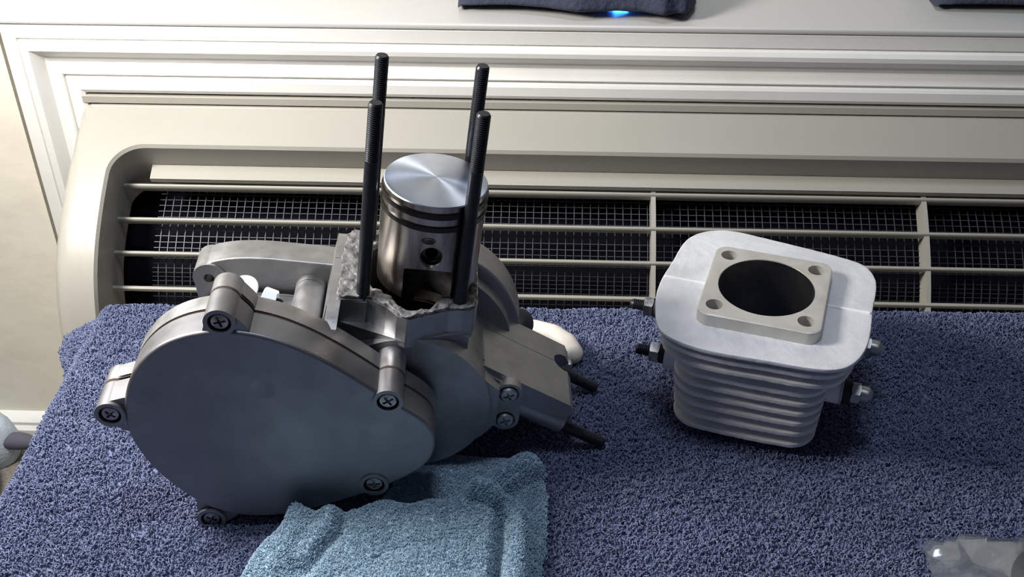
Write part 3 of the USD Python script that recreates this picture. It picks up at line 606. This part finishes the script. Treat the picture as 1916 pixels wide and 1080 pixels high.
pad = man(prism(np.array(padcs.to_polygons()[0]), [(-7.2, 0), (-1., 0), (-.3, .25), (0, .9)])) - Manifold.cylinder(30, 23.75, 23.75, 90).translate((0, 0, -15)) - sh
C_('gasket_pad', pad, 'pad', 30)
C_('bore_liner', Manifold.cylinder(66, 25.2, 25.2, 90).translate((0, 0, -66.4)) - Manifold.cylinder(90, 23.5, 23.5, 90).translate((0, 0, -80)), 'bore', 40, label='dark polished bore')
body = (rr(-30, 30, -31, 31, 10)); bodym = Manifold.extrude(body, 56).translate((0, 0, -64)) - bore - sh
C_('barrel', bodym, 'fin', 30)
def finq(hw, yf, yb, r, bow):
    q = np.array(rr(-hw, hw, yf, yb, r).offset(0.01, JoinType.Round, circular_segments=48).to_polygons()[0])
    L = np.r_[0, np.cumsum(np.linalg.norm(np.diff(np.vstack([q, q[:1]]), axis=0), axis=1))]; u = np.linspace(0, L[-1], 150, endpoint=False); qq = np.vstack([q, q[:1]])
    q = np.c_[np.interp(u, L, qq[:, 0]), np.interp(u, L, qq[:, 1])]
    q[:, 1] -= np.sign(-q[:, 1]) * bow * (1 - (q[:, 0] / hw) ** 2) * (np.abs(q[:, 1]) > yb * .6)
    return q
zs = [-14.4, -21.2, -30.4, -37.2, -44.0, -51.0, -58.4, -66.4]
for i, z in enumerate(zs):
    if i < 2: q = topq * np.array([.945 - .02 * i, .955 - .02 * i])
    else: q = finq(38.6 - .35 * i, -(41.2 - .6 * i), 41.2 - .6 * i, 13, 1.8)
    fm = man(prism(q, finlayers(z - 1.3, z + 1.3, .5))) - Manifold.cylinder(120, 28, 28, 60).translate((0, 0, -90)) - sh
    C_('cooling_fin', rough(fm, .5, 60 + i), 'fin', 30)
C_('base_spigot', Manifold.cylinder(10, 29, 29, 60).translate((0, 0, KO[2] + .1)) - Manifold.cylinder(19, 23.6, 23.6, 60).translate((0, 0, -80)), 'alu', 30)
# intake (left) and exhaust (right) ports with studs, washers and nuts
ZP = -39.5
def flange_(s, y): return Manifold.batch_hull([Manifold.cylinder(8, 7, 7, 30).rotate((0, 90, 0)).translate((s, yy, ZP)) for yy in y])
fl = flange_(-43.6, (-19, 19)).translate((0, 0, 0)) - Manifold.cylinder(30, 9, 9, 40).rotate((0, 90, 0)).translate((-60, 0, ZP))
C_('intake_flange', fl, 'fin', 30)
fr = flange_(36.5, (-19.5, 19.5)) - Manifold.cylinder(30, 10, 10, 40).rotate((0, 90, 0)).translate((33, 0, ZP))
C_('exhaust_flange', fr, 'fin', 30)
for y, x in ((18.4, -61.0), (-18.4, -49.6)):
    st = C_('port_stud', threaded((-36, y, ZP), (x - 9.5, y, ZP), 2.9, 8, 60, 1.0), 'steel_black', 40)
    part(st, 'nut', hexnut((x + 3., y, ZP), (-1, 0, 0), 10, 5.2, turn=8), 'screw', 20, KO)
    part(st, 'washer', place(lathe([(0, 0), (7, 0), (7.2, .2), (7.2, .9), (7, 1.1), (0, 1.1)], 36), (x + 8.5, y, ZP), (-1, 0, 0)), 'steel', 30, KO)
    part(st, 'spacer', place(lathe([(0, 0), (5.2, 0), (5.2, 4.0), (0, 4.0)], 30), (x + 7.3, y, ZP), (-1, 0, 0)), 'rubber', 30, KO)
for y, x in ((19.3, 55.5), (-19.3, 53.5)):
    st = C_('port_stud', threaded((32, y, ZP), (x, y, ZP), 2.9, 8, 60, 1.0), 'steel_black', 40)
    part(st, 'cap_nut', cat(hexnut((x - 4.5, y, ZP), (1, 0, 0), 9.4, 4.6, turn=0), place(lathe([(0, 0), (4.2, 0), (4.2, 2.6), (3.9, 3.9), (3.0, 5.0), (1.6, 5.7), (0, 5.9)], 32), (x + .1, y, ZP), (1, 0, 0))), 'steel', 25, KO)
    part(st, 'washer', place(lathe([(0, 0), (7.8, 0), (8, .2), (8, .8), (7.8, 1.0), (0, 1.0)], 36), (x - 9.5, y, ZP), (1, 0, 0)), 'steel', 30, KO)
    part(st, 'spacer', place(lathe([(0, 0), (6.2, 0), (6.2, 3.4), (0, 3.4)], 30), (x - 8.3, y, ZP), (1, 0, 0)), 'rubber', 30, KO)

# ------------------------------------------------------------------ small things
cb = thing('plastic_tube_end', 'cream plastic rounded tube end lying on the towel behind the engine', 'tube', (0, 505, TZ))
CBO = (0, 505, TZ)
cpts = np.array([(-22, 519, TZ + 6.6), (-10, 517, TZ + 6.6), (0, 513.5, TZ + 6.5), (8, 506, TZ + 6.3), (11.0, 498, TZ + 6.1)])
part(cb, 'tube', Manifold.batch_hull([Manifold.sphere(1, 8).translate(tuple(cpts[0]))]) if False else sum([Manifold.batch_hull([Manifold.sphere(5.9, 40).translate(tuple(cpts[i])), Manifold.sphere(5.9, 40).translate(tuple(cpts[i + 1]))]) for i in range(4)], Manifold()), 'cream', 60, CBO)
part(cb, 'metal_tip', rbox(5.5, 11, 487, 494, TZ + 1.0, TZ + 7.0, 1.2), 'steel', 30, CBO, label='small shiny metal tip')
# clear bag at the lower right, with a dark lump in it
bpoly = shapely.Polygon([(169.5, 366.5), (182, 370.5), (193, 373.6), (203, 371.5), (212, 371), (236, 378), (262, 372), (266, 330), (258, 300), (178, 300), (171, 330), (170, 346)])
gx, gy = np.arange(166, 270, 2.), np.arange(298, 382, 2.)
BX, BY = np.meshgrid(gx, gy); bpt = shapely.points(BX.ravel(), BY.ravel()); bin_ = shapely.contains(bpoly, bpt); bd_ = np.where(bin_, shapely.distance(bpt, bpoly.exterior), 0).reshape(BX.shape)
rid = np.abs(meshkit.noise(np.stack([BX / 13., BY / 13., 0 * BX], -1), 71) - .5) * 2; rid2 = np.abs(meshkit.noise(np.stack([(BX + BY) / 9., (BX - BY) / 21., 0 * BX], -1), 73) - .5) * 2
bh = 1.6 + np.clip(bd_ / 16., 0, 1) ** .7 * (5. + 6. * np.clip((BX - 195) / 25., 0, 1)) + 3.6 * (rid - .4) + 1.6 * (rid2 - .4)
bh = np.maximum(bh, 1.0) 
lumpz = 11.0 * np.clip(1 - (((BX - 226) / 22.) ** 2 + ((BY - 346) / 26.) ** 2), 0, 1) ** .5
bh = np.maximum(bh, np.where(lumpz > 0, lumpz + 2.2 + 1.5 * rid, 0))
bv = np.stack([BX * 1.0095, BY * 1.0095, TZ + 2.4 + bh], -1).reshape(-1, 3); bf = grid(len(gx), len(gy)); bf = bf[bin_[bf].all(1)]
tb = trimesh.Trimesh(bv, bf, process=True); tb.remove_unreferenced_vertices(); bv, bf = np.array(tb.vertices), np.array(tb.faces)
ed = np.sort(tb.edges, axis=1); ue, ct = np.unique(ed, axis=0, return_counts=True); bset = {tuple(q) for q in ue[ct == 1]}; bd2 = np.array([q for q in tb.edges if tuple(sorted(q)) in bset])
ub = bv.copy(); ub[:, 2] = TZ + 2.3
world('plastic_bag', (np.vstack([bv, ub]), np.vstack([bf, bf[:, ::-1] + len(bv), np.c_[bd2[:, 1], bd2[:, 0], bd2[:, 0] + len(bv)], np.c_[bd2[:, 1], bd2[:, 0] + len(bv), bd2[:, 1] + len(bv)]])), 'bag', 40, 'crumpled clear plastic bag on the towel in the lower right corner', 'bag')
lm = Manifold.sphere(1, 48).scale((20, 24, 10.)).translate((226, 346, TZ + 2.)).trim_by_plane((0, 0, 1), TZ + .8).refine_to_length(2.5)
v, f = arr(lm); v = v + (meshkit.fbm(v / 7., 3, 81)[:, None] - .5) * np.array([2., 2., 1.]) * (v[:, 2:3] > TZ + 1.5)
world('dark_part', (v, f), 'rubber', True, 'dark lump of a part inside the clear plastic bag', 'engine part')
# dark cloth bundles on the sill
def bundle(name, pts, depth, hgt, label, seed):
    """pts: front foot line (x, y) on the sill"""
    pts = np.array(pts, float); u = np.linspace(0, 1, 60); L = np.r_[0, np.cumsum(np.linalg.norm(np.diff(pts, axis=0), axis=1))]; L /= L[-1]
    fx, fy = np.interp(u, L, pts[:, 0]), np.interp(u, L, pts[:, 1])
    pf = np.array([(3, 0), (-7, 2.2), (-16.5, 6.6), (-17, 11), (-10, 24), (8, 40), (30, 44), (52, 30), (58, 10), (56, 0)], float)
    kk = CubicSpline(np.linspace(0, 1, len(pf)), pf)(np.linspace(0, 1, 30)); endw = np.clip(np.sin(np.pi * np.clip(u, .0, 1)), 0, 1) ** .35
    U, A = np.meshgrid(u, np.linspace(0, 1, 30)); X = np.interp(U, u, fx)
    Y = np.interp(U, u, fy) + kk[:, :1] * np.where(kk[:, :1] < 3, 1, depth / 60.); Z = -293.0 + np.maximum(kk[:, 1:], 0) * hgt / 46. * (.3 + .7 * endw[None])
    P = np.stack([X, Y, Z], -1); nzz = meshkit.fbm(P / 16., 3, seed) - .5; w_ = np.clip((Z + 286) / 20, 0, 1); P[..., 2] += nzz * 12 * w_; P[..., 1] += nzz * 8 * w_
    v = P.reshape(-1, 3); k = np.arange(59); idx = np.arange(60 * 30).reshape(30, 60)
    wrap = np.vstack([np.c_[idx[29, :-1], idx[29, 1:], idx[0, 1:]], np.c_[idx[29, :-1], idx[0, 1:], idx[0, :-1]]])
    capA = np.c_[np.full(28, idx[0, 0]), idx[2:, 0], idx[1:-1, 0]]; capB = np.c_[np.full(28, idx[0, 59]), idx[1:-1, 59], idx[2:, 59]]
    m = trimesh.Trimesh(v, np.vstack([grid(60, 30), wrap, capA, capB]), process=False)
    if m.volume < 0: m.invert()
    return world(name, m, 'cloth_dark', 40, label, 'cloth')
bundle('dark_cloth', [(-64, 712), (-57, 709.5), (-30, 708), (-9, 703.5), (10.4, 696.5), (35, 699.5), (51, 699), (63.8, 693.5), (72, 698.5), (78, 698), (84.5, 714), (86, 722)], 60, 46, 'dark navy cloth bundle on the sill with blue light under its edge', 91)
bundle('dark_cloth', [(236, 722), (243, 719.3), (266, 718.3), (294, 716.6), (330, 715), (350, 722)], 60, 46, 'dark cloth bundle on the sill in the upper right corner', 93)
world('indicator_lamp', rbox(14, 60, 699, 700.5, -292.8, -291.4, .3), 'led', 30, 'small blue indicator lamp under the dark cloth on the sill', 'lamp')
# things on the floor to the left of the table
def lump(c, r, seed, amp, cut=-648.8):
    m = Manifold.sphere(1, 48).scale(tuple(r)).translate(tuple(c)).trim_by_plane((0, 0, 1), cut).refine_to_length(6)
    v, f = arr(m); k = (v[:, 2] > cut + .5)[:, None]
    v = v + (meshkit.fbm(v / 22., 3, seed)[:, None] - .5) * amp * k; v[:, 2] = np.maximum(v[:, 2], cut); return v, f
world('pale_cloth', lump((-441, 646, -630), (27, 20, 34), 101, 5), 'cloth_pale', 40, 'pale blue crumpled cloth on the floor by the baseboard at left', 'cloth')
gw = trimesh.Trimesh(*lump((-412, 640, -626), (17, 7, 7), 103, 2))
world('grey_cloth', (np.array(gw.vertices), np.array(gw.faces)), 'cloth_grey', 40, 'dark grey cloth tip sticking out from under the pale cloth', 'cloth')
world('blue_cloth', lump((-386, 632, -648), (17, 22, 22), 105, 6), 'cloth_dark', 40, 'dark blue cloth lump on the floor beside the towelled table', 'cloth')
wheel = man(lathe([(0, 0), (44, 0), (52, 3), (56, 10), (57, 20), (56, 30), (52, 37), (44, 40), (36, 37), (34, 30), (0, 30)], 72))
wv = place(wheel, (-472, 590, -648.8), (0, 0, 1))
world('black_bowl', wv, 'rubber', 40, 'round black rubber dish on the floor at the left edge', 'dish')
